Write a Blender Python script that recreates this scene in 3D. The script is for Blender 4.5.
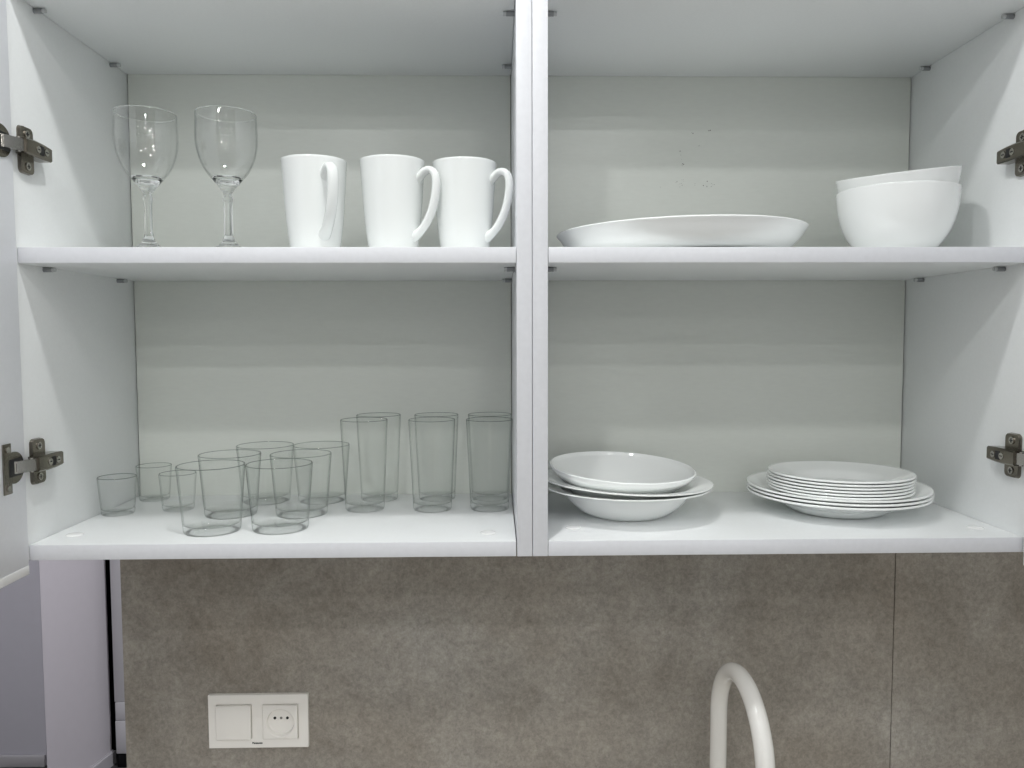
import bpy, bmesh, math, random
from mathutils import Matrix, Vector
from math import sin, cos, pi, tan

for o in list(bpy.data.objects):
    bpy.data.objects.remove(o, do_unlink=True)
sc = bpy.context.scene
COL = sc.collection
random.seed(4)

# ------------------------------------------------------------------ camera
ZO = 1.50                      # height of the wall cabinets' underside above the floor
CAM = Vector((-0.04175, -0.89546, 0.2555 + ZO))
F, PITCH, YAW, ROLL = 777.72, 0.06009, 0.02035, -0.00267
fw = Vector((sin(YAW) * cos(PITCH), cos(YAW) * cos(PITCH), -sin(PITCH)))
rt = Vector((cos(YAW), -sin(YAW), 0))
up = rt.cross(fw)
rt, up = cos(ROLL) * rt + sin(ROLL) * up, -sin(ROLL) * rt + cos(ROLL) * up
cd = bpy.data.cameras.new('camera')
cam = bpy.data.objects.new('camera', cd); COL.objects.link(cam)
m = Matrix.Identity(4)
for i in range(3):
    m[i][0], m[i][1], m[i][2], m[i][3] = rt[i], up[i], -fw[i], CAM[i]
cam.matrix_world = m
cd.sensor_width = 36; cd.lens = F / 1024 * 36; cd.shift_y = 0.448 / 1024; cd.clip_start = 0.02
sc.camera = cam

# ------------------------------------------------------------------ world, exposure
w = bpy.data.worlds.new('world'); sc.world = w; w.use_nodes = True
w.node_tree.nodes['Background'].inputs[0].default_value = (0.85, 0.9, 1, 1)
w.node_tree.nodes['Background'].inputs[1].default_value = 0.35
vs = sc.view_settings
vs.view_transform = 'Standard'; vs.look = 'None'; vs.gamma = 1; vs.use_curve_mapping = False
vs.exposure = -0.53
sc.cycles.max_bounces = 32; sc.cycles.transparent_max_bounces = 48
sc.cycles.diffuse_bounces = 10; sc.cycles.glossy_bounces = 6; sc.cycles.transmission_bounces = 32
sc.cycles.use_denoising = True
sc.cycles.sample_clamp_indirect = 4

# ------------------------------------------------------------------ ceiling downlights (rows parallel to the cabinets)
CEIL = ZO + 1.115
ROWS = [(-0.33, (-0.12,), 6.6), (-0.95, (-0.36,), 7.2), (-1.66, (-0.60, 0.30, 1.15), 5.0),
        (-2.22, (-0.60, 0.40, 1.30), 5.8), (-3.70, (-0.50, 0.40, 1.30), 8.5)]
ROWS.append((-0.97, (0.48,), 3.0))
for (ly, xs, p) in ROWS:
    for lx in xs:
        ld = bpy.data.lights.new('downlight', 'AREA'); ld.shape = 'DISK'; ld.size = 0.085
        ld.energy = p; ld.color = (0.985, 1.0, 0.985)
        lo = bpy.data.objects.new('downlight', ld); COL.objects.link(lo)
        lo.location = (lx, ly, CEIL - 0.012)
for (lx, ly, p) in ((-0.35, 1.25, 66), (-2.25, 1.05, 22)):  # added fill lamps, only there to brighten the hall walls
    ld = bpy.data.lights.new('hall_fill_lamp', 'AREA'); ld.shape = 'DISK'; ld.size = 0.15; ld.energy = p; ld.color = (0.95, 0.95, 1.0)
    lo = bpy.data.objects.new('hall_fill_lamp', ld); COL.objects.link(lo); lo.location = (lx, ly, CEIL - 0.012)

# ------------------------------------------------------------------ materials
def mat(name, col, rough=0.4, metal=0.0, spec=0.5, coat=0.0, sss=0.0):
    M = bpy.data.materials.new(name); M.use_nodes = True
    b = M.node_tree.nodes['Principled BSDF']
    b.inputs['Base Color'].default_value = (*col, 1); b.inputs['Roughness'].default_value = rough
    b.inputs['Metallic'].default_value = metal; b.inputs['Specular IOR Level'].default_value = spec
    b.inputs['Coat Weight'].default_value = coat
    if sss:
        b.inputs['Subsurface Weight'].default_value = sss; b.inputs['Subsurface Radius'].default_value = (1, 1, 1); b.inputs['Subsurface Scale'].default_value = 0.004
    return M

def noisy(M, scale, amp, stretch=(1, 1, 1), detail=4, bump=0.0):
    """multiply the base colour by a soft procedural noise, optional bump"""
    nt = M.node_tree; b = nt.nodes['Principled BSDF']; col = b.inputs['Base Color'].default_value[:]
    tc = nt.nodes.new('ShaderNodeTexCoord'); mp = nt.nodes.new('ShaderNodeMapping'); mp.inputs['Scale'].default_value = stretch
    nz = nt.nodes.new('ShaderNodeTexNoise'); nz.inputs['Scale'].default_value = scale; nz.inputs['Detail'].default_value = detail
    rp = nt.nodes.new('ShaderNodeValToRGB')
    rp.color_ramp.elements[0].position = 0.3; rp.color_ramp.elements[1].position = 0.7
    rp.color_ramp.elements[0].color = (*[c * (1 - amp) for c in col[:3]], 1)
    rp.color_ramp.elements[1].color = (*[min(1, c * (1 + amp)) for c in col[:3]], 1)
    nt.links.new(tc.outputs['Object'], mp.inputs[0]); nt.links.new(mp.outputs[0], nz.inputs['Vector'])
    nt.links.new(nz.outputs['Fac'], rp.inputs[0]); nt.links.new(rp.outputs[0], b.inputs['Base Color'])
    if bump:
        bp = nt.nodes.new('ShaderNodeBump'); bp.inputs['Strength'].default_value = bump; bp.inputs['Distance'].default_value = 0.001
        nt.links.new(nz.outputs['Fac'], bp.inputs['Height']); nt.links.new(bp.outputs[0], b.inputs['Normal'])
    return M

M_BOARD = noisy(mat('white_laminate', (0.83, 0.845, 0.85), 0.38), 260, 0.012, (1, 1, 1))
M_EDGE = noisy(mat('white_edge_banding', (0.725, 0.73, 0.765), 0.42), 140, 0.02, (1, 1, 1))
M_DOOR = noisy(mat('white_door_laminate', (0.78, 0.79, 0.83), 0.35), 200, 0.01)
M_BACK = noisy(mat('pale_grey_hardboard', (0.67, 0.69, 0.65), 0.27), 60, 0.015, (1, 1, 4))
M_OPAL = mat('white_opal_glass', (0.885, 0.90, 0.893), 0.12, spec=0.6)
M_DISH = mat('bright_white_opal_glass', (0.93, 0.945, 0.937), 0.12, spec=0.6)
M_MUG = mat('white_glazed_mug', (0.80, 0.82, 0.812), 0.14, spec=0.6)
M_METAL = noisy(mat('nickel_plated_steel', (0.21, 0.19, 0.16), 0.19, 1.0), 300, 0.05)
M_BRIGHT = mat('bright_steel', (0.46, 0.44, 0.41), 0.25, 1.0)
M_SLOT = mat('dark_slot', (0.012, 0.012, 0.013), 0.6)
M_PIN = mat('grey_shelf_pin', (0.28, 0.29, 0.30), 0.4)
M_PINCLEAR = mat('clear_pin_sleeve', (0.55, 0.56, 0.57), 0.3)
M_CAP = mat('white_plastic_cap', (0.9, 0.9, 0.9), 0.25)
M_SOCKET = mat('ivory_white_plastic', (0.90, 0.875, 0.84), 0.16)
M_HOLE = mat('black_hole', (0.01, 0.01, 0.01), 0.7)
M_GREYPIN = mat('grey_hole_insert', (0.22, 0.21, 0.20), 0.6)
M_INK = mat('black_print', (0.015, 0.015, 0.016), 0.5)
M_SCUFF = mat('dark_scuff', (0.16, 0.16, 0.15), 0.7)
M_FAUCET = mat('white_enamel', (0.88, 0.865, 0.835), 0.16, coat=0.5)
M_WALL = noisy(mat('grey_lilac_paint', (0.50, 0.49, 0.54), 0.8), 30, 0.01)
M_WALL2 = noisy(mat('grey_paint', (0.56, 0.535, 0.56), 0.8), 30, 0.01)
M_TRIM = mat('white_trim', (0.55, 0.54, 0.56), 0.45)
M_SKIRT = mat('grey_skirting', (0.45, 0.44, 0.46), 0.5)
M_FLOOR = noisy(mat('dark_grey_floor', (0.06, 0.058, 0.06), 0.4), 8, 0.2)
M_KFLOOR = noisy(mat('pale_kitchen_floor', (0.28, 0.27, 0.25), 0.5), 6, 0.08)
M_CEIL = mat('white_ceiling', (0.8, 0.8, 0.8), 0.9)
M_ROOM = mat('white_wall_paint', (0.80, 0.80, 0.79), 0.9)
M_DARK = mat('painted_gap_shade', (0.004, 0.004, 0.005), 0.7, spec=0.2)  # near-black colour standing in for the darkness of unlit gaps
M_TOP = noisy(mat('pale_worktop', (0.80, 0.76, 0.70), 0.35), 20, 0.03)
M_CORE = mat('dark_joint', (0.03, 0.03, 0.03), 0.9)

def concrete():
    M = mat('concrete_look_panel', (0.2, 0.19, 0.17), 0.42, spec=0.4)
    nt = M.node_tree; b = nt.nodes['Principled BSDF']; L = nt.links.new
    tc = nt.nodes.new('ShaderNodeTexCoord')
    def nz(scale, det, rough, dist=0.0, st=(1, 1, 1)):
        mp = nt.nodes.new('ShaderNodeMapping'); mp.inputs['Scale'].default_value = st
        n = nt.nodes.new('ShaderNodeTexNoise'); n.inputs['Scale'].default_value = scale
        n.inputs['Detail'].default_value = det; n.inputs['Roughness'].default_value = rough; n.inputs['Distortion'].default_value = dist
        L(tc.outputs['Object'], mp.inputs[0]); L(mp.outputs[0], n.inputs['Vector']); return n
    def ramp(n, p0, c0, p1, c1):
        r = nt.nodes.new('ShaderNodeValToRGB'); r.color_ramp.elements[0].position = p0; r.color_ramp.elements[1].position = p1
        r.color_ramp.elements[0].color = (*c0, 1); r.color_ramp.elements[1].color = (*c1, 1); L(n.outputs['Fac'], r.inputs[0]); return r
    def mul(a, b_, f=1.0):
        x = nt.nodes.new('ShaderNodeMix'); x.data_type = 'RGBA'; x.blend_type = 'MULTIPLY'; x.inputs[0].default_value = f
        L(a.outputs[2] if a.bl_idname == 'ShaderNodeMix' else a.outputs[0], x.inputs[6]); L(b_.outputs[0], x.inputs[7]); return x
    big = ramp(nz(3.2, 5, 0.6, 0.4), 0.3, (0.300, 0.268, 0.230), 0.72, (0.378, 0.360, 0.332))
    mid = ramp(nz(13, 8, 0.72, 0.6), 0.32, (0.80, 0.785, 0.77), 0.68, (1.12, 1.12, 1.12))
    fine = ramp(nz(140, 8, 0.85, 0.3, (1, 1, 0.9)), 0.34, (0.68, 0.68, 0.68), 0.66, (1.28, 1.28, 1.28))
    o = mul(mul(big, mid), fine)
    L(o.outputs[2], b.inputs['Base Color'])
    rr = nt.nodes.new('ShaderNodeMapRange'); rr.inputs[3].default_value = 0.36; rr.inputs[4].default_value = 0.52
    L(nz(9, 4, 0.6).outputs['Fac'], rr.inputs[0]); L(rr.outputs[0], b.inputs['Roughness'])
    return M
M_TILE = concrete()

def thin_glass(name, tint, edge, ior=1.5):
    """clear glass wall: mirror reflection by Fresnel over clear transmission, absorbing more along grazing paths"""
    M = bpy.data.materials.new(name); M.use_nodes = True; nt = M.node_tree; nt.nodes.clear(); L = nt.links.new
    out = nt.nodes.new('ShaderNodeOutputMaterial'); mix = nt.nodes.new('ShaderNodeMixShader')
    fr = nt.nodes.new('ShaderNodeFresnel')
    ge = nt.nodes.new('ShaderNodeNewGeometry'); mr = nt.nodes.new('ShaderNodeMapRange')      # same reflectance from either side of the wall
    mr.inputs[3].default_value = ior; mr.inputs[4].default_value = 1 / ior
    L(ge.outputs['Backfacing'], mr.inputs[0]); L(mr.outputs[0], fr.inputs[0])
    tr = nt.nodes.new('ShaderNodeBsdfTransparent'); gl = nt.nodes.new('ShaderNodeBsdfGlossy'); gl.inputs['Roughness'].default_value = 0.02
    lw = nt.nodes.new('ShaderNodeLayerWeight'); lw.inputs[0].default_value = 0.5
    rp = nt.nodes.new('ShaderNodeValToRGB')
    rp.color_ramp.elements[0].position = 0.69; rp.color_ramp.elements[1].position = 0.985
    rp.color_ramp.elements[0].color = (*tint, 1); rp.color_ramp.elements[1].color = (*edge, 1)
    L(lw.outputs['Facing'], rp.inputs[0]); L(rp.outputs[0], tr.inputs[0])
    L(fr.outputs[0], mix.inputs[0]); L(tr.outputs[0], mix.inputs[1]); L(gl.outputs[0], mix.inputs[2]); L(mix.outputs[0], out.inputs[0])
    return M
M_GLASS = thin_glass('clear_glass', (0.996, 0.999, 0.997), (0.36, 0.40, 0.38))
M_TALL = thin_glass('clear_glass_tall', (0.990, 0.994, 0.991), (0.24, 0.27, 0.26))
M_WINE = thin_glass('clear_wine_glass', (0.993, 0.995, 0.994), (0.72, 0.75, 0.74))
def solid_glass(name):
    M = bpy.data.materials.new(name); M.use_nodes = True; b = M.node_tree.nodes['Principled BSDF']
    b.inputs['Base Color'].default_value = (0.985, 0.995, 0.99, 1); b.inputs['Transmission Weight'].default_value = 1
    b.inputs['Roughness'].default_value = 0.0; b.inputs['IOR'].default_value = 1.5; return M
M_STEM = solid_glass('solid_glass')
M_BASE = thin_glass('thick_base_glass', (0.992, 0.996, 0.994), (0.50, 0.55, 0.53))
M_INNER = thin_glass('clear_glass_inner_face', (1.0, 1.0, 1.0), (0.80, 0.84, 0.82), 1.02)
M_LIP = thin_glass('glass_lip', (0.60, 0.64, 0.62), (0.18, 0.21, 0.20))

# ------------------------------------------------------------------ mesh helpers
def link(name, me, mtl, parent=None, smooth=False, angle=None):
    if mtl is not None and len(me.materials) == 0: me.materials.append(mtl)
    if smooth:
        for p in me.polygons: p.use_smooth = True
    if angle is not None:
        me.set_sharp_from_angle(angle=angle)
    o = bpy.data.objects.new(name, me); COL.objects.link(o)
    if parent is not None: o.parent = parent
    return o

def bm_box(bm, x0, x1, y0, y1, z0, z1, bevel=0.0, seg=2):
    r = bmesh.ops.create_cube(bm, size=1.0)
    vs_ = r['verts']
    for v in vs_:
        v.co = Vector(((x0 + x1) / 2 + v.co.x * (x1 - x0), (y0 + y1) / 2 + v.co.y * (y1 - y0), (z0 + z1) / 2 + v.co.z * (z1 - z0)))
    if bevel:
        es = list({e for v in vs_ for e in v.link_edges})
        bmesh.ops.bevel(bm, geom=es, offset=bevel, segments=seg, profile=0.5, affect='EDGES')

def finish(bm, name, mtl, parent=None, smooth=True, angle=0.6):
    bmesh.ops.recalc_face_normals(bm, faces=bm.faces)
    me = bpy.data.meshes.new(name); bm.to_mesh(me); bm.free()
    return link(name, me, mtl, parent, smooth, angle)

def box(name, mtl, parent, x0, x1, y0, y1, z0, z1, bevel=0.0008, seg=2):
    bm = bmesh.new(); bm_box(bm, min(x0, x1), max(x0, x1), y0, y1, z0, z1, bevel, seg)
    return finish(bm, name, mtl, parent)

def lathe_bm(prof, n=72, sx=1.0, sy=1.0, bm=None, facet=None):
    """revolve (r, z) points; r == 0 ends become poles"""
    bm = bm or bmesh.new(); rings = []
    for (r, z) in prof:
        if r <= 1e-7: rings.append([bm.verts.new((0, 0, z))])
        else:
            rings.append([bm.verts.new((r * sx * cos(2 * pi * k / n), r * sy * sin(2 * pi * k / n), z)) for k in range(n)])
    for a, b in zip(rings[:-1], rings[1:]):
        for k in range(n):
            k2 = (k + 1) % n
            if len(a) == 1 and len(b) == 1: continue
            if len(a) == 1: bm.faces.new((a[0], b[k2], b[k]))
            elif len(b) == 1: bm.faces.new((a[k], a[k2], b[0]))
            else: bm.faces.new((a[k], a[k2], b[k2], b[k]))
    return bm

def spline(pts, n):
    """Catmull-Rom through 2-D/3-D points"""
    P = [Vector(p) for p in pts]; P = [2 * P[0] - P[1]] + P + [2 * P[-1] - P[-2]]; out = []
    for i in range(1, len(P) - 2):
        for k in range(n):
            t = k / n; a, b, c, d = P[i - 1], P[i], P[i + 1], P[i + 2]
            out.append(0.5 * ((2 * b) + (c - a) * t + (2 * a - 5 * b + 4 * c - d) * t * t + (3 * b - a - 3 * c + d) * t ** 3))
    out.append(P[-2]); return out

def tube_bm(path, ra, rb, n=20, up0=(0, 1, 0), caps=True, bm=None):
    """sweep an ellipse along a path; ra across the in-plane normal, rb along up0; radii may be lists"""
    bm = bm or bmesh.new(); rings = []; N = len(path); B = Vector(up0).normalized()
    for i, p in enumerate(path):
        T = (path[min(i + 1, N - 1)] - path[max(i - 1, 0)]).normalized(); Nn = B.cross(T).normalized(); Bb = T.cross(Nn).normalized()
        a = ra[i] if isinstance(ra, list) else ra; b = rb[i] if isinstance(rb, list) else rb
        rings.append([bm.verts.new(p + Nn * a * cos(2 * pi * k / n) + Bb * b * sin(2 * pi * k / n)) for k in range(n)])
    for r0, r1 in zip(rings[:-1], rings[1:]):
        for k in range(n): bm.faces.new((r0[k], r0[(k + 1) % n], r1[(k + 1) % n], r1[k]))
    if caps: bm.faces.new(rings[0][::-1]); bm.faces.new(rings[-1])
    return bm

def disc_bm(bm, c, r, depth, axis, n=24):
    """short solid cylinder centred on c with the given axis vector"""
    ax = Vector(axis).normalized(); u = ax.orthogonal().normalized(); v = ax.cross(u)
    a = [bm.verts.new(Vector(c) - ax * depth / 2 + (u * cos(2 * pi * k / n) + v * sin(2 * pi * k / n)) * r) for k in range(n)]
    b = [bm.verts.new(Vector(c) + ax * depth / 2 + (u * cos(2 * pi * k / n) + v * sin(2 * pi * k / n)) * r) for k in range(n)]
    bm.faces.new(a[::-1]); bm.faces.new(b)
    for k in range(n): bm.faces.new((a[k], a[(k + 1) % n], b[(k + 1) % n], b[k]))

def tag(o, label, cat, group=None):
    o['label'] = label; o['category'] = cat
    if group: o['group'] = group
    return o
def struct(o): o['kind'] = 'structure'; return o
def empty(name, loc=(0, 0, 0), rz=0.0):
    o = bpy.data.objects.new(name, None); COL.objects.link(o); o.location = loc; o.rotation_euler = (0, 0, rz)
    o.empty_display_size = 0.05; return o
def copy_tree(o, parent=None):
    c = o.copy(); COL.objects.link(c)
    if parent is not None: c.parent = parent
    for ch in list(o.children): copy_tree(ch, c)
    return c

# ------------------------------------------------------------------ the room
WALL = 0.29
def sbox(name, mtl, x0, x1, y0, y1, z0, z1, bevel=0.0, parent=None):
    o = box(name, mtl, parent, x0, x1, y0, y1, z0, z1, bevel)
    return o if parent else struct(o)
sbox('floor', M_KFLOOR, -3.0, 2.2, -4.6, WALL, -0.1, 0)
sbox('floor_hall', M_FLOOR, -3.0, 2.2, WALL, 3.2, -0.1, 0)
sbox('ceiling', M_CEIL, -3.0, 2.2, -4.6, 3.2, CEIL, CEIL + 0.1)
sbox('wall_right', M_ROOM, 2.1, 2.2, -4.6, 3.2, 0, CEIL)
sbox('wall_front', M_ROOM, -3.0, 2.1, -4.6, -4.5, 0, CEIL)
sbox('wall_left', M_ROOM, -3.0, -2.9, -4.5, 3.2, 0, CEIL)
# kitchen wall clad in large concrete-look panels
sbox('wall_back', M_TILE, -0.6195, 0.5812, WALL, WALL + 0.010, 0, CEIL, 0.0006)
sbox('wall_back_panel_right', M_TILE, 0.5824, 2.1, WALL, WALL + 0.010, 0, CEIL, 0.0006)
sbox('wall_back_core', M_CORE, -0.6185, 2.1, WALL + 0.0101, WALL + 0.12, 0, CEIL)
# the hall beyond, seen past the end of the kitchen wall
bm = bmesh.new(); tri = [(-1.7015, 1.916), (-1.639, 2.262), (-1.720, 2.34), (-1.925, 2.34)]
lo = [bm.verts.new((x, y, 0)) for x, y in tri]; hi = [bm.verts.new((x, y, CEIL)) for x, y in tri]
bm.faces.new(lo[::-1]); bm.faces.new(hi)
for k in range(4): bm.faces.new((lo[k], lo[(k + 1) % 4], hi[(k + 1) % 4], hi[k]))
struct(finish(bm, 'wall_hall_side', M_WALL2, None, False, 0.3))
sbox('wall_hall_left', M_WALL, -2.9, -1.90, 2.25, 2.35, 0, CEIL)
sbox('wall_hall_end', M_WALL2, -1.575, 2.1, 2.26, 2.36, 0, CEIL)
sbox('wall_hall_lintel', M_WALL2, -1.66, -1.56, 2.33, 2.36, 2.1, CEIL)
sbox('unlit_gap_1', M_DARK, -1.74, -1.5, 2.365, 2.40, 0, 2.2)  # black sheet painting the unlit doorway gap beside the casing
t_ = sbox('trim_1', M_TRIM, -1.604, -1.555, 2.225, 2.2595, 0.276, CEIL, 0.003)
sbox('plinth', M_TRIM, -1.602, -1.553, 2.222, 2.2595, 0.06, 0.198, 0.003, t_)
sbox('plinth', M_TRIM, -1.601, -1.554, 2.2235, 2.2595, 0.200, 0.2745, 0.003, t_)
sbox('gap_shade_block', M_DARK, -1.60, -1.556, 2.226, 2.2595, 0.0, 0.0595, 0.002, t_)  # added black block, paints the shadow beneath the casing
bm = bmesh.new(); quad = [(-1.7012, 1.918), (-1.685, 1.918), (-1.6225, 2.262), (-1.6387, 2.262)]
lo = [bm.verts.new((x, y, 0)) for x, y in quad]; hi = [bm.verts.new((x, y, 0.060)) for x, y in quad]
bm.faces.new(lo[::-1]); bm.faces.new(hi)
for k in range(4): bm.faces.new((lo[k], lo[(k + 1) % 4], hi[(k + 1) % 4], hi[k]))
bmesh.ops.bevel(bm, geom=[e for e in bm.edges if min(v.co.z for v in e.verts) > 0.03], offset=0.006, segments=3, affect='EDGES')
struct(finish(bm, 'baseboard_side', M_SKIRT, None, True, 0.6))
sbox('baseboard_left', M_SKIRT, -2.9, -1.90, 2.234, 2.2495, 0, 0.05, 0.005)

# ------------------------------------------------------------------ wall cabinets
T, W, D = 0.018, 0.564, 0.2819
H1, H2 = 0.32296, 0.28333
ZB_TOP = ZO + T                        # top of bottom board
ZM0 = ZB_TOP + H1; ZM1 = ZM0 + T       # middle shelf
ZT0 = ZM1 + H2; ZT1 = ZT0 + T          # upper shelf
CTOP = ZO + 0.96

def screw_cap(parent, x, y):
    bm = lathe_bm([(0, 0), (0.0098, 0), (0.0102, 0.0004), (0.0094, 0.0012), (0.006, 0.0016), (0, 0.0017)], 32)
    o = finish(bm, 'screw_cap', M_CAP, parent, True, 1.2); o.location = (x, y, ZB_TOP + 0.0001); return o

def shelf_pin(parent, xw, s, y, z):
    """grey peg in the side panel carrying the shelf; s points into the cabinet"""
    bm = bmesh.new(); disc_bm(bm, (xw + s * 0.0052, y, z - 0.0031), 0.0029, 0.0100, (1, 0, 0), 20)
    o = finish(bm, 'shelf_pin', M_PIN, parent, True, 0.6)
    o.data.materials.append(M_PINCLEAR)
    bm = bmesh.new(); bm.from_mesh(o.data); n0 = len(bm.faces)
    disc_bm(bm, (xw + s * 0.0120, y, z - 0.0031), 0.0026, 0.0036, (1, 0, 0), 20); bm.faces.ensure_lookup_table()
    for f in bm.faces[n0:]: f.material_index = 1; f.smooth = len(f.verts) == 4
    bm.to_mesh(o.data); bm.free(); return o

def hinge_cup(door, xd, s, z):
    """cup flange screwed to the door's inner face (plane x = xd, s points off the face)"""
    bm = bmesh.new(); yc = -0.0260
    bm_box(bm, min(xd, xd + s * 0.0016), max(xd, xd + s * 0.0016), -0.0450, -0.0305, z - 0.028, z + 0.028, 0.0006)
    disc_bm(bm, (xd + s * 0.0008, yc, z), 0.0178, 0.0018, (1, 0, 0), 40)
    o = finish(bm, 'hinge_cup', M_METAL, door)
    bm = bmesh.new()
    bm_box(bm, min(xd + s * .0014, xd + s * 0.0022), max(xd + s * .0014, xd + s * 0.0022), -0.036, -0.012, z - 0.0098, z + 0.0098, 0.0003)
    finish(bm, 'cup_recess', M_SLOT, door)
    for dz in (-0.0215, 0.0215):
        bm = bmesh.new(); disc_bm(bm, (xd + s * 0.0022, -0.0378, z + dz), 0.0033, 0.0014, (1, 0, 0), 20)
        finish(bm, 'hinge_screw', M_BRIGHT, door)

def hinge(root, xw, s, z):
    """hinge arm on its cross-shaped mounting plate (side panel plane x = xw, s points into the cabinet)"""
    X = lambda d: xw + s * d
    bm = bmesh.new()                                            # arm: tapered channel
    sec = [(-0.004, 0.0085, 0.0060, 0.0190), (0.012, 0.0092, 0.0020, 0.0198), (0.030, 0.0090, 0.0020, 0.0190), (0.0475, 0.0080, 0.0020, 0.0176)]
    rings = []
    for (y, hz, d0, d1) in sec:
        rings.append([bm.verts.new((X(d), y, z + a)) for d, a in ((d0, -hz), (d1 - .0015, -hz), (d1, -hz + .0015), (d1, hz - .0015), (d1 - .0015, hz), (d0, hz))])
    for a, b in zip(rings[:-1], rings[1:]):
        for k in range(6): bm.faces.new((a[k], a[(k + 1) % 6], b[(k + 1) % 6], b[k]))
    bm.faces.new(rings[0]); bm.faces.new(rings[-1][::-1])
    arm = finish(bm, 'hinge', M_METAL, root, True, 0.5)
    # mounting plate: wings above and below, rounded ends
    bm = bmesh.new(); n = 10; hw, hh, rr = 0.0128, 0.0268, 0.0060; yc = 0.0213; out = []
    for cx, cz, a0 in ((hw - rr, hh - rr, 0), (-hw + rr, hh - rr, pi / 2), (-hw + rr, -hh + rr, pi), (hw - rr, -hh + rr, 1.5 * pi)):
        for k in range(n + 1):
            t = a0 + pi / 2 * k / n; out.append((yc + cx + rr * cos(t), z + cz + rr * sin(t)))
    lo = [bm.verts.new((X(0.0002), y, zz)) for y, zz in out]; hi = [bm.verts.new((X(0.0042), yc + (y - yc) * .94, z + (zz - z) * .97)) for y, zz in out]
    bm.faces.new(lo); bm.faces.new(hi[::-1])
    for k in range(len(out)): bm.faces.new((lo[k], lo[(k + 1) % len(out)], hi[(k + 1) % len(out)], hi[k]))
    finish(bm, 'mounting_plate', M_METAL, arm, True, 0.5)
    for dz in (-0.0182, 0.0182):                                # fixing screws in the wings
        bm = bmesh.new(); disc_bm(bm, (X(0.0046), yc, z + dz), 0.0045, 0.0016, (1, 0, 0), 24); finish(bm, 'plate_screw', M_BRIGHT, arm)
        bm = bmesh.new()
        bm_box(bm, min(X(.0054), X(.0058)), max(X(.0054), X(.0058)), yc - .0026, yc + .0026, z + dz - .0005, z + dz + .0005)
        bm_box(bm, min(X(.0054), X(.0058)), max(X(.0054), X(.0058)), yc - .0005, yc + .0005, z + dz - .0026, z + dz + .0026)
        finish(bm, 'screw_slot', M_SLOT, arm)
    bm = bmesh.new(); bm_box(bm, min(X(.0190), X(.0200)), max(X(.0190), X(.0200)), 0.0205, 0.0275, z - .0052, z + .0052); finish(bm, 'arm_slot', M_SLOT, arm)
    for y in (0.0165, 0.0325):
        bm = bmesh.new(); disc_bm(bm, (X(.0195), y, z), 0.0040, 0.0018, (1, 0, 0), 24); finish(bm, 'adjusting_screw', M_BRIGHT, arm)
        bm = bmesh.new(); bm_box(bm, min(X(.0203), X(.0207)), max(X(.0203), X(.0207)), y - .0022, y + .0022, z - .0006, z + .0006); finish(bm, 'screw_slot', M_SLOT, arm)
    # polished link from the arm into the cup
    bm = bmesh.new(); pl = [(0.0006, -0.030), (0.0070, -0.0255), (0.0150, -0.0075), (0.0175, 0.003), (0.0120, 0.004), (0.0085, -0.0075), (0.0, -0.022)]
    lo = [bm.verts.new((X(d), y, z - 0.0068)) for d, y in pl]; hi = [bm.verts.new((X(d), y, z + 0.0068)) for d, y in pl]
    bm.faces.new(lo); bm.faces.new(hi[::-1])
    for k in range(len(pl)): bm.faces.new((lo[k], lo[(k + 1) % len(pl)], hi[(k + 1) % len(pl)], hi[k]))
    finish(bm, 'hinge_link', M_BRIGHT, arm, True, 0.4)
    bm = bmesh.new(); disc_bm(bm, (X(0.0118), -0.0075, z), 0.0024, 0.0165, (0, 0, 1), 16); finish(bm, 'hinge_pin', M_BRIGHT, arm)
    bm = bmesh.new()
    bm_box(bm, min(X(.0035), X(.0065)), max(X(.0035), X(.0065)), -0.0262, -0.0215, z - .0046, z + .0046); finish(bm, 'link_slot', M_SLOT, arm)

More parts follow.
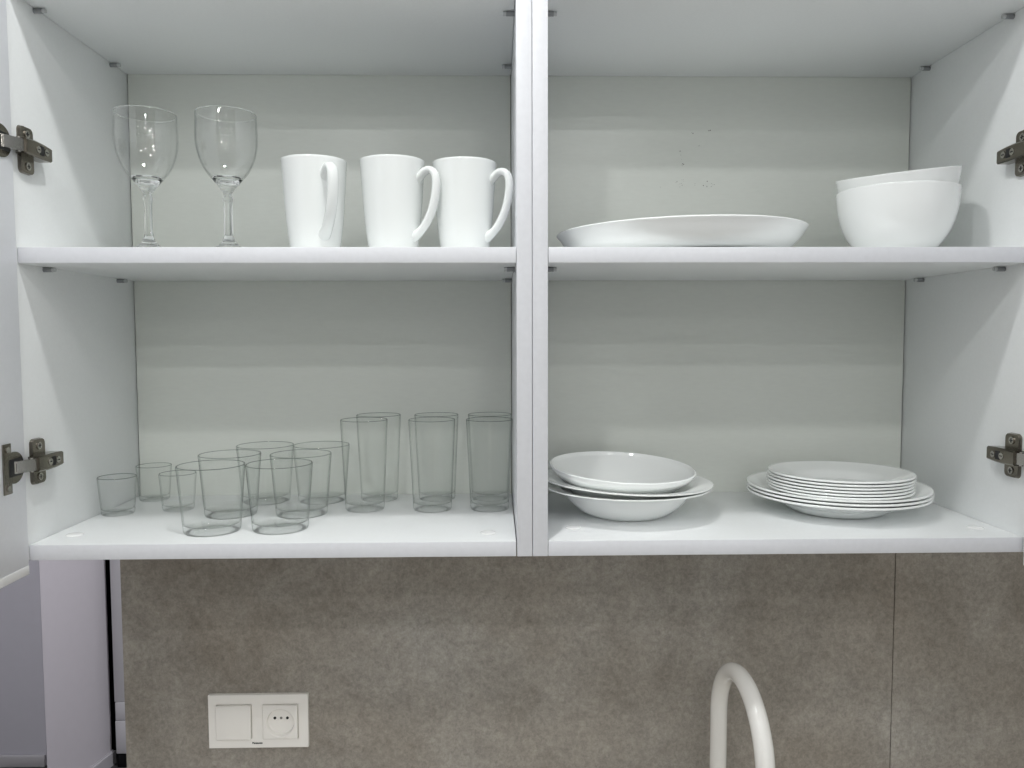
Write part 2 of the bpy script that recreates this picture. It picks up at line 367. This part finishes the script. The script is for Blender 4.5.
def cabinet(s, label, gap_in, cap_spots):
    """s = -1: left unit, s = +1: right unit (door hinged on the outer side)"""
    root = empty('wall_cabinet', (0, 0, 0)); tag(root, label, 'cabinet', 'wall cabinets')
    xi0, xi1 = s * T, s * (T + W)                                # inner faces: divider side, outer side
    box('side_panel', M_EDGE, root, s * 0.0003, xi0, 0, D + 0.0075, ZO, CTOP, 0.0007)
    box('side_panel', M_BOARD, root, xi1, s * (2 * T + W), 0, D + 0.0075, ZO, CTOP, 0.0007)
    def board(name, z0, z1, g0, g1):
        o = box(name, M_BOARD, root, xi0 + s * g0, xi1 - s * g1, 0.0005, D - 0.0010, z0, z1, 0.0008)
        o.data.materials.append(M_EDGE)                          # edge banding on the front
        for p in o.data.polygons:
            if p.normal.y < -0.9: p.material_index = 1
        return o
    bot = board('bottom_panel', ZO, ZB_TOP, gap_in, 0.0003)
    for p in cap_spots: screw_cap(bot, *p)
    board('top_panel', CTOP - T, CTOP, 0.0003, 0.0003)
    for z0 in (ZM0, ZT0):
        sh = board('shelf', z0, z0 + T, 0.0006, 0.0006)
        for y in (0.052, 0.233):
            shelf_pin(sh, xi1, -s, y, z0); shelf_pin(sh, xi0, s, y, z0)
    bk = box('back_panel', M_BACK, root, xi0 + s * 0.0011, xi1 - s * 0.0011, D, D + 0.0035, ZO + 0.003, CTOP - 0.003, 0)
    if s > 0:                                                    # flecks of dirt on the board behind the platter
        bm = bmesh.new(); rnd = random.Random(9)
        for (cx, cz, n, r) in ((0.279, 0.5645, 4, 0.004), (0.252, 0.560, 2, 0.003), (0.263, 0.5426, 3, 0.003), (0.236, 0.528, 3, 0.006), (0.237, 0.513, 4, 0.006), (0.235, 0.487, 11, 0.008), (0.207, 0.479, 2, 0.003), (0.277, 0.4825, 9, 0.007), (0.258, 0.483, 2, 0.008)):
            for _ in range(n):
                q = rnd.choice((0.0003, 0.0004, 0.0005, 0.0008))
                disc_bm(bm, (cx + rnd.gauss(0, r * .6), D - 0.0002, ZO + cz + rnd.gauss(0, r * .5)), q, 0.0003, (0, 1, 0), 7)
        finish(bm, 'scuff_marks', M_SCUFF, bk)['kind'] = 'stuff'
    # door standing open at a right angle
    xd = s * 0.5795
    dr = box('door', M_DOOR, root, xd, xd + s * 0.018, -0.600, -0.0035, ZO - 0.0145, CTOP - 0.003, 0.0010)
    box('lit_chamfer_strip', M_CAP, dr, xd - s * 0.0004, xd + s * 0.004, -0.5985, -0.0045, ZO - 0.0143, ZO - 0.0040, 0.0003)  # whiter strip, paints the lower chamfer as if it catches the light
    for hz in (0.1125, 0.4710, 0.85):
        hinge(root, xi1, -s, ZO + hz); hinge_cup(dr, xd, -s, ZO + hz)
    return root
cabinet(-1, 'left white open wall cabinet holding drinking glasses and mugs', 0.0012, ((-0.5532, 0.0456), (-0.0524, 0.0396)))
cabinet(1, 'right white open wall cabinet holding plates and bowls', 0.0005, ((0.0535, 0.0612), (0.5523, 0.0455)))

# ------------------------------------------------------------------ drinking glasses
def two_glass(o, z0, z1):
    """thick foot and lip get the solid-glass material, the walls stay thin glass"""
    o.data.materials.append(M_STEM)
    for p in o.data.polygons:
        if p.center.z < z0 or p.center.z > z1: p.material_index = 1
    return o
def glass_obj(name, rb, rt_, h, wall, base, mtl, n=72):
    """tapered tumbler: thin wall with a fire-polished lip, standing on a thick solid base"""
    root = empty(name); sl = lambda z: rb + (rt_ - rb) * (z / h); z0 = base + 0.0005
    o = [(sl(z0 + (h - z0) * t), z0 + (h - z0) * t) for t in (0, .08, .25, .45, .65, .85)]
    lip = [(rt_ - .00005, h - .0009), (rt_ - wall * .3, h - .0001), (rt_ - wall * .7, h - .0001), (rt_ - wall, h - .0009)]
    i = [(sl(z0 + (h - z0) * t) - wall, z0 + (h - z0) * t) for t in (.85, .65, .45, .25, .08)] + [(sl(z0) - wall, z0)]
    wl = finish(lathe_bm(o + lip + i, n), 'wall', mtl, root, True, 0.9)
    wl.data.materials.append(M_LIP); wl.data.materials.append(M_INNER)
    for p in wl.data.polygons:
        if p.center.z > h - .0016: p.material_index = 1
        elif p.normal.x * p.center.x + p.normal.y * p.center.y < 0: p.material_index = 2
    b = [(0, 0.0005), (rb * .70, 0.0005), (rb * .78, 0.0), (rb - 0.0020, 0.0), (rb - 0.0007, 0.0005), (sl(.002), 0.002), (sl(base * .6), base * .6), (sl(base) - .0001, base),
         (sl(base) - .0004, base + .0003), (sl(base) - wall, base), (sl(base) - wall - 0.0012, base - .0010), (rb * .75, base - .0020), (rb * .4, base - .0026), (0, base - .0029)]
    finish(lathe_bm(b, n), 'base', M_BASE, root, True, 0.9)
    return root

TALL = [(-0.2250, 0.1802, 'tall clear glass standing front left of the six tall glasses'),
        (-0.1309, 0.1771, 'tall clear glass standing front middle of the six tall glasses'),
        (-0.0514, 0.1768, 'tall clear glass standing front right of the six, beside the cabinet divider'),
        (-0.2148, 0.2470, 'tall clear glass in the back row left, behind the front left tall one'),
        (-0.1299, 0.2470, 'tall clear glass in the back row middle, against the back panel'),
        (-0.0514, 0.2470, 'tall clear glass in the back right corner by the divider')]
first = None
for (x, y, lab) in TALL:
    o = copy_tree(first) if first else glass_obj('tall_glass', 0.0266, 0.0324, 0.1254, 0.0015, 0.0105, M_TALL)
    first = first or o
    o.location = (x, y, ZB_TOP); o.rotation_euler.z = random.random() * 6
    tag(o, lab, 'glass', 'tall glasses on the bottom board')
TUMB = [(-0.3937, 0.0624, 'short wide tumbler at front left, nearest the small shot glasses'),
        (-0.3118, 0.0698, 'short wide tumbler at front right of the tumbler group'),
        (-0.4010, 0.1527, 'short wide tumbler directly behind the front left tumbler, middle row'),
        (-0.3055, 0.1518, 'short wide tumbler directly behind the front right tumbler, middle row'),
        (-0.3788, 0.2385, 'short wide tumbler in the back row left, against the back panel'),
        (-0.2972, 0.2385, 'short wide tumbler in the back row right, beside the tall glasses')]
first = None
for (x, y, lab) in TUMB:
    o = copy_tree(first) if first else glass_obj('tumbler', 0.0336, 0.0405, 0.0826, 0.0017, 0.0105, M_GLASS)
    first = first or o
    o.location = (x, y, ZB_TOP); tag(o, lab, 'glass', 'short tumblers on the bottom board')
SHOT = [(-0.5569, 0.1617, 'small shot glass standing alone against the left side panel'),
        (-0.5480, 0.2550, 'small shot glass farthest back, in the left rear corner'),
        (-0.4854, 0.1867, 'small shot glass half hidden behind the front left tumbler')]
first = None
for (x, y, lab) in SHOT:
    o = copy_tree(first) if first else glass_obj('shot_glass', 0.0206, 0.0246, 0.0512, 0.0015, 0.0075, M_GLASS, 56)
    first = first or o
    o.location = (x, y, ZB_TOP); tag(o, lab, 'glass', 'shot glasses on the bottom board')

# ------------------------------------------------------------------ wine glasses
def wine_glass(loc, label):
    r = empty('wine_glass', loc); tag(r, label, 'wine glass', 'wine glasses on the middle shelf')
    outer = spline([(0.0, 0.0735), (0.0062, 0.0738), (0.0100, 0.0790), (0.0160, 0.0860), (0.0250, 0.0975), (0.0316, 0.1110), (0.0352, 0.1260), (0.0360, 0.1390), (0.0356, 0.1530), (0.0352, 0.1655)], 5)
    inner = [(max(p.x - 0.0011 - 0.0006 * (p.y < .1), 0), max(p.y, 0.0835)) for p in outer if p.y > 0.088]
    prof = [(p.x, p.y) for p in outer] + [(0.0348, 0.1661), (0.0344, 0.1660), (0.0341, 0.1655)] + inner[::-1][1:] + [(0.0120, 0.0855), (0.006, 0.0838), (0, 0.0834)]
    two_glass(finish(lathe_bm(prof, 72), 'bowl', M_WINE, r, True, 0.9), 0.088, 0.1650)
    st = spline([(0.0060, 0.0733), (0.0046, 0.0700), (0.0062, 0.0655), (0.0052, 0.0610), (0.0047, 0.0480), (0.0049, 0.0300), (0.0056, 0.0210), (0.0072, 0.0160)], 4)
    finish(lathe_bm([(0, 0.0733)] + [(p.x, p.y) for p in st] + [(0, 0.0160)], 8), 'stem', M_STEM, r, True, 0.4)
    ft = [(0, 0.0159), (0.0068, 0.0159), (0.0090, 0.0125), (0.0135, 0.0085), (0.0200, 0.0052), (0.0275, 0.0028), (0.0320, 0.0020), (0.0325, 0.0012), (0.0318, 0.0002), (0.026, 0.0), (0.012, 0.0012), (0, 0.0018)]
    finish(lathe_bm(ft, 64), 'foot', M_STEM, r, True, 0.9)
    return r
wg = wine_glass((-0.4618, 0.065, ZM1), 'clear stemmed wine glass farther left, nearest the left side panel')
o = copy_tree(wg); o.location = (-0.3658, 0.065, ZM1); o.rotation_euler.z = 0.3
o['label'] = 'clear stemmed wine glass on the right of the pair, nearer the white mugs'

# ------------------------------------------------------------------ mugs
def mug(loc, rz, label):
    r = empty('mug', loc, rz); tag(r, label, 'mug', 'white mugs on the middle shelf')
    H = 0.1112
    out = spline([(0.0285, 0.0030), (0.0304, 0.0090), (0.0328, 0.0260), (0.0350, 0.0480), (0.0370, 0.0760), (0.0384, 0.0980), (0.0393, H - .001)], 5)
    prof = [(0, 0.0012), (0.022, 0.0012), (0.0235, 0.0), (0.0262, 0.0003)] + [(p.x, p.y) for p in out]
    prof += [(0.0390, H - .0001), (0.0378, H - .0001), (0.0373, H - .001)]
    prof += [(p.x - 0.0023, p.y) for p in out[::-1][2:-6]] + [(0.026, 0.0075), (0.020, 0.0048), (0, 0.0042)]
    finish(lathe_bm(prof, 80), 'body', M_MUG, r, True, 1.0)
    pts = [(0.0270, 0.0800), (0.0330, 0.0855), (0.0388, 0.0905), (0.0450, 0.0958), (0.0520, 0.0968), (0.0578, 0.0925), (0.0602, 0.0840), (0.0598, 0.0730), (0.0572, 0.0585), (0.0522, 0.0445), (0.0450, 0.0325), (0.0380, 0.0250), (0.0300, 0.0195), (0.0215, 0.0160)]
    path = spline([(a, 0, b) for a, b in pts], 4); N = len(path)
    ra = [0.0046 + 0.0032 * (max(0, 1 - i / 7) + max(0, 1 - (N - 1 - i) / 9)) for i in range(N)]
    rb = [0.0066 + 0.0022 * (max(0, 1 - i / 7) + max(0, 1 - (N - 1 - i) / 9)) for i in range(N)]
    finish(tube_bm(path, ra, rb, 20), 'handle', M_MUG, r, True, 1.2)
    return r
mg = mug((-0.2622, 0.070, ZM1), math.radians(-57), 'white mug on the left with its handle turned to the front')
for (x, a, lab) in ((-0.1673, -24, 'white mug in the middle, its handle overlapping the next mug'), (-0.0793, -24, 'white mug on the right, nearest the cabinet divider')):
    o = copy_tree(mg); o.location = (x, 0.070, ZM1); o.rotation_euler.z = math.radians(a); o['label'] = lab
    if x > -0.1: o.location.y = 0.080; o.location.x = -0.0800

# ------------------------------------------------------------------ plates and bowls (white opal glass)
def dish(name, outer, th, n=96, sx=1.0, sy=1.0, mtl=None):
    """dish from its outer half-profile (r, z), wall thickness th, with a rounded lip"""
    P = spline(outer, 5); pts = [(p.x, p.y) for p in P]
    inner = []
    for i, p in enumerate(P):
        t = (P[min(i + 1, len(P) - 1)] - P[max(i - 1, 0)]).normalized(); nrm = Vector((-t.y, t.x))
        inner.append((max(p.x + nrm.x * th, 0), p.y + nrm.y * th))
    lip = [((pts[-1][0] * .75 + inner[-1][0] * .25) + .0005, (pts[-1][1] * .75 + inner[-1][1] * .25) + .0002), ((pts[-1][0] * .3 + inner[-1][0] * .7) + .0002, (pts[-1][1] * .3 + inner[-1][1] * .7) + .0005)]
    prof = [(0, pts[0][1] + 0.0008), (pts[0][0] * .9, pts[0][1] + .0008)] + pts + lip + inner[::-1] + [(0, inner[0][1])]
    return finish(lathe_bm(prof, n, sx, sy), name, mtl or M_DISH, None, True, 1.1)
def pose(o, x, y, z, tx=0.0, ty=0.0, rz=0.0):
    """place with a slope: tx = dz/dx, ty = dz/dy"""
    o.rotation_mode = 'XYZ'
    nrm = Vector((-tx, -ty, 1)).normalized(); q = Vector((0, 0, 1)).rotation_difference(nrm)
    o.rotation_euler = (q.to_matrix() @ Matrix.Rotation(rz, 3, 'Z')).to_euler(); o.location = (x, y, z)

dinner_prof = [(0.054, 0.0), (0.0600, 0.0012), (0.0680, 0.0060), (0.0760, 0.0118), (0.0850, 0.0152), (0.1000, 0.0196), (0.1180, 0.0250)]
G = 'stack of dinner and dessert plates'
dn = ['largest dinner plate at the very bottom of the plate stack', 'dinner plate second from the bottom of the plate stack', 'dinner plate third from the bottom, directly under the smaller plates']
first = None
for k, (dx, dy) in enumerate(((0, 0), (0.0007, 0.0), (0.0002, 0.0003))):
    o = first.copy() if first else dish('dinner_plate', dinner_prof, 0.0027)
    if first: COL.objects.link(o)
    first = first or o
    pose(o, 0.4245 + dx, 0.1530 + dy, ZB_TOP + 0.0001 + 0.0047 * k, 0, 0, k * .7); tag(o, dn[k], 'plate', G)
dessert_prof = [(0.042, 0.0), (0.0475, 0.0012), (0.0545, 0.0052), (0.0610, 0.0092), (0.0690, 0.0118), (0.0800, 0.0148), (0.0928, 0.0184)]
ds = ['smaller dessert plate lowest of the six, resting on the dinner plates', 'smaller dessert plate second from the bottom of the six', 'smaller dessert plate third from the bottom of the six',
      'smaller dessert plate third from the top of the six', 'smaller dessert plate second from the top of the six', 'smaller dessert plate on the very top of the plate stack']
first = None
for k, (dx, dy) in enumerate(((0.0002, 0.0), (-0.0006, 0.0004), (-0.0012, 0.0), (-0.0006, 0.0), (0.0006, -0.0003), (0.0004, 0.0002))):
    o = first.copy() if first else dish('dessert_plate', dessert_prof, 0.0025)
    if first: COL.objects.link(o)
    first = first or o
    pose(o, 0.4240 + dx, 0.1430 + dy, ZB_TOP + 0.0150 + 0.0041 * k, 0, -0.014, k * .5); tag(o, ds[k], 'plate', G)

soup_prof = [(0.047, 0.0), (0.0530, 0.0020), (0.0640, 0.0080), (0.0745, 0.0170), (0.0830, 0.0270), (0.0880, 0.0335), (0.0925, 0.0363), (0.1030, 0.0380), (0.1135, 0.0398)]
so = dish('soup_plate', soup_prof, 0.0019); pose(so, 0.1328, 0.1400, ZB_TOP + 0.0001)
tag(so, 'wide rimmed white soup plate at the bottom of the bowl stack by the divider', 'plate', 'stacked soup plates and bowl')
s2 = dish('soup_plate', [(0.045, 0.0), (0.0500, 0.0020), (0.0600, 0.0080), (0.0700, 0.0170), (0.0785, 0.0270), (0.0845, 0.0335), (0.0905, 0.0363), (0.1030, 0.0380), (0.1135, 0.0398)], 0.0019)
pose(s2, 0.1318, 0.1400, ZB_TOP + 0.0066, -0.0365, 0.0)
tag(s2, 'wide rimmed white soup plate in the middle, tilted inside the bottom one', 'plate', 'stacked soup plates and bowl')
cb = dish('salad_bowl', [(0.032, 0.0), (0.0380, 0.0020), (0.0490, 0.0075), (0.0610, 0.0155), (0.0725, 0.0245), (0.0825, 0.0325), (0.0900, 0.0385), (0.0955, 0.0435), (0.0985, 0.0490)], 0.0026)
pose(cb, 0.1285 - 0.0028, 0.1440 + .003, ZB_TOP + 0.0630 - 0.0490, -0.043, 0.0556)
tag(cb, 'shallow rimless white bowl on top of the two soup plates', 'bowl', 'stacked soup plates and bowl')

pl = dish('serving_platter', [(0.122, 0.0), (0.1320, 0.0020), (0.1420, 0.0075), (0.1500, 0.0155), (0.1555, 0.0235), (0.1592, 0.0280), (0.1605, 0.0300)], 0.0028, 112, 1.0, 0.86)
pose(pl, 0.1990, 0.125, ZM1 + 0.0022, 0.020, -0.008)
tag(pl, 'large shallow white serving platter lying on the right middle shelf', 'platter')

bowl_prof = [(0.034, 0.0), (0.0395, 0.0030), (0.0490, 0.0105), (0.0580, 0.0225), (0.0642, 0.0355), (0.0688, 0.0520), (0.0710, 0.0680), (0.0722, 0.0806)]
b1 = dish('bowl', bowl_prof, 0.0025, mtl=M_OPAL); pose(b1, 0.4706, 0.100, ZM1 + 0.0001)
tag(b1, 'deep white bowl underneath, standing on the right middle shelf', 'bowl', 'pair of stacked deep bowls')
b2 = dish('bowl', [(0.026, 0.0), (0.0315, 0.0030), (0.0410, 0.0105), (0.0505, 0.0225), (0.0580, 0.0355), (0.0640, 0.0480), (0.0676, 0.0590), (0.0704, 0.0695), (0.0722, 0.0806)], 0.0022, mtl=M_OPAL); pose(b2, 0.4700 + 0.0085, 0.100 + 0.0088, ZM1 + 0.0232, 0.112, 0.118)
tag(b2, 'deep white bowl nested tilted inside the lower bowl', 'bowl', 'pair of stacked deep bowls')

# ------------------------------------------------------------------ switch and socket
sk = empty('switch_socket', (-0.4123, WALL, ZO - 0.3380)); tag(sk, 'double ivory white wall plate with a light switch and a round socket', 'socket')
def frame_bm():
    """outer frame with two square openings, face dished towards the openings"""
    bm = bmesh.new(); xs = [-0.0768, -0.0651, -0.0106, 0.0067, 0.0612, 0.0770]; zs = [-0.0412, -0.0273, 0.0273, 0.0434]
    V = {}
    for i, x in enumerate(xs):
        for j, z in enumerate(zs):
            edge = i in (0, 5) or j in (0, 3); V[i, j] = bm.verts.new((x, -0.0068 if edge else -0.0052, z))
    for i in range(5):
        for j in range(3):
            if j == 1 and i in (1, 3): continue
            bm.faces.new((V[i, j], V[i + 1, j], V[i + 1, j + 1], V[i, j + 1]))
    for (ia, ja), (ib, jb) in [((i, 0), (i + 1, 0)) for i in range(5)] + [((i, 3), (i + 1, 3)) for i in range(5)] + [((0, j), (0, j + 1)) for j in range(3)] + [((5, j), (5, j + 1)) for j in range(3)]:
        a, b = V[ia, ja], V[ib, jb]; c = bm.verts.new((b.co.x, 0, b.co.z)); d = bm.verts.new((a.co.x, 0, a.co.z)); bm.faces.new((a, b, c, d))
    bmesh.ops.remove_doubles(bm, verts=bm.verts, dist=1e-5)
    for i0 in (1, 3):                                            # inner reveal of each opening
        q = [V[i0, 1], V[i0 + 1, 1], V[i0 + 1, 2], V[i0, 2]]; r = [bm.verts.new((v.co.x, -0.001, v.co.z)) for v in q]
        for k in range(4): bm.faces.new((q[k], q[(k + 1) % 4], r[(k + 1) % 4], r[k]))
    return bm
fb = frame_bm(); bmesh.ops.recalc_face_normals(fb, faces=fb.faces)
bmesh.ops.bevel(fb, geom=[e for e in fb.edges if len(e.link_faces) == 2 and e.calc_face_angle() > 0.6], offset=0.0014, segments=4, profile=0.5, affect='EDGES')
finish(fb, 'frame', M_SOCKET, sk, True, 0.25)
bm = bmesh.new(); bm_box(bm, -0.0646, -0.0111, -0.0100, -0.001, -0.0268, 0.0268, 0.0016, 4); finish(bm, 'rocker_switch', M_SOCKET, sk, True, 0.6)
bm = bmesh.new(); n = 64; cx, cz, R = 0.03395, -0.0012, 0.0215; hw = 0.0267                # socket face with a round well
def sq(k):
    c, s_ = cos(2 * pi * k / n), sin(2 * pi * k / n); t = hw / max(abs(c), abs(s_)); return cx + c * t, s_ * t
V1 = [bm.verts.new((sq(k)[0], -0.001, sq(k)[1])) for k in range(n)]
V2 = [bm.verts.new((cx + (sq(k)[0] - cx) * .965, -0.0086, sq(k)[1] * .965)) for k in range(n)]; V1b = [bm.verts.new((sq(k)[0], -0.0076, sq(k)[1])) for k in range(n)]
V3 = [bm.verts.new((cx + (R + .0012) * cos(2 * pi * k / n), -0.0090, cz + (R + .0012) * sin(2 * pi * k / n))) for k in range(n)]
V4 = [bm.verts.new((cx + R * cos(2 * pi * k / n), -0.0082, cz + R * sin(2 * pi * k / n))) for k in range(n)]
V5 = [bm.verts.new((cx + R * .93 * cos(2 * pi * k / n), -0.0012, cz + R * .93 * sin(2 * pi * k / n))) for k in range(n)]
for a, b in ((V1, V1b), (V1b, V2), (V2, V3), (V3, V4), (V4, V5)):
    for k in range(n): bm.faces.new((a[k], a[(k + 1) % n], b[(k + 1) % n], b[k]))
bm.faces.new(V5)
si = finish(bm, 'socket_insert', M_SOCKET, sk, True, 0.4)
for dx, r_, mm in ((-0.0097, 0.0022, M_HOLE), (0.0097, 0.0022, M_HOLE), (0, 0.0020, M_GREYPIN)):
    bm = bmesh.new(); disc_bm(bm, (cx + dx, -0.0014, 0.0038), r_, 0.0008, (0, 1, 0), 20); finish(bm, 'pin_hole', mm, si)
fc = bpy.data.curves.new('brand_text', 'FONT'); fc.body = 'Panasonic'; fc.size = 0.0040; fc.extrude = 0.00008; fc.align_x = 'CENTER'; fc.offset = 0.00014
fo = bpy.data.objects.new('tmp_text', fc); COL.objects.link(fo); bpy.context.view_layer.update()
me = bpy.data.meshes.new_from_object(fo.evaluated_get(bpy.context.evaluated_depsgraph_get())); bpy.data.objects.remove(fo, do_unlink=True)
tx = link('brand_text', me, M_INK, sk); tx.rotation_euler = (pi / 2 , 0, 0); tx.location = (-0.0020, -0.0064, -0.0346)

# ------------------------------------------------------------------ worktop, base unit and faucet
WT = ZO - 0.60
wt = box('worktop', M_TOP, None, -0.60, 2.08, -0.31, WALL - 0.001, WT - 0.038, WT, 0.003); tag(wt, 'pale kitchen worktop below the wall cabinets carrying the faucet', 'worktop')
bu = empty('base_cabinet', (0, 0, 0)); tag(bu, 'white base cabinet under the pale worktop', 'cabinet')
box('body', M_BOARD, bu, -0.598, 2.07, -0.27, WALL - 0.003, 0.0, WT - 0.0385)
for k in range(4): box('door', M_DOOR, bu, -0.596 + k * 0.665, 0.066 + k * 0.665, -0.289, -0.2705, 0.1, WT - 0.045, 0.0015)
fx, fy, zc, Rr, tr_ = 0.2863, 0.22, ZO - 0.2054 - 0.0926, 0.0926, 0.0122
fa = empty('kitchen_faucet', (fx, fy, WT)); tag(fa, 'white gooseneck kitchen faucet rising in front of the concrete panel', 'faucet')
ph = -1.5417
path = [Vector((0, 0, z)) for z in (0.05, 0.10, 0.16, 0.21, 0.26, 0.295)]
for k in range(49):
    t = pi * k / 48; s_ = Rr * (1 - cos(t)); path.append(Vector((s_ * cos(ph), s_ * sin(ph), zc - WT + Rr * sin(t))))
e = path[-1]; path += [e + Vector((0, 0, -d)) for d in (0.02, 0.04, 0.06)]
finish(tube_bm(path, tr_, tr_, 28, up0=(cos(ph + pi / 2), sin(ph + pi / 2), 0)), 'spout', M_FAUCET, fa, True, 1.0)
finish(lathe_bm([(0, 0), (0.027, 0), (0.027, 0.005), (0.023, 0.008), (0.022, 0.06), (0.0205, 0.066), (0.0128, 0.070), (0, 0.070)], 48), 'base', M_FAUCET, fa, True, 0.6)
finish(tube_bm([Vector((0.02, 0, 0.035)), Vector((0.045, 0, 0.045)), Vector((0.085, 0, 0.07))], [0.009, 0.006, 0.0045], [0.009, 0.006, 0.0045], 16), 'lever', M_FAUCET, fa, True, 1.0)
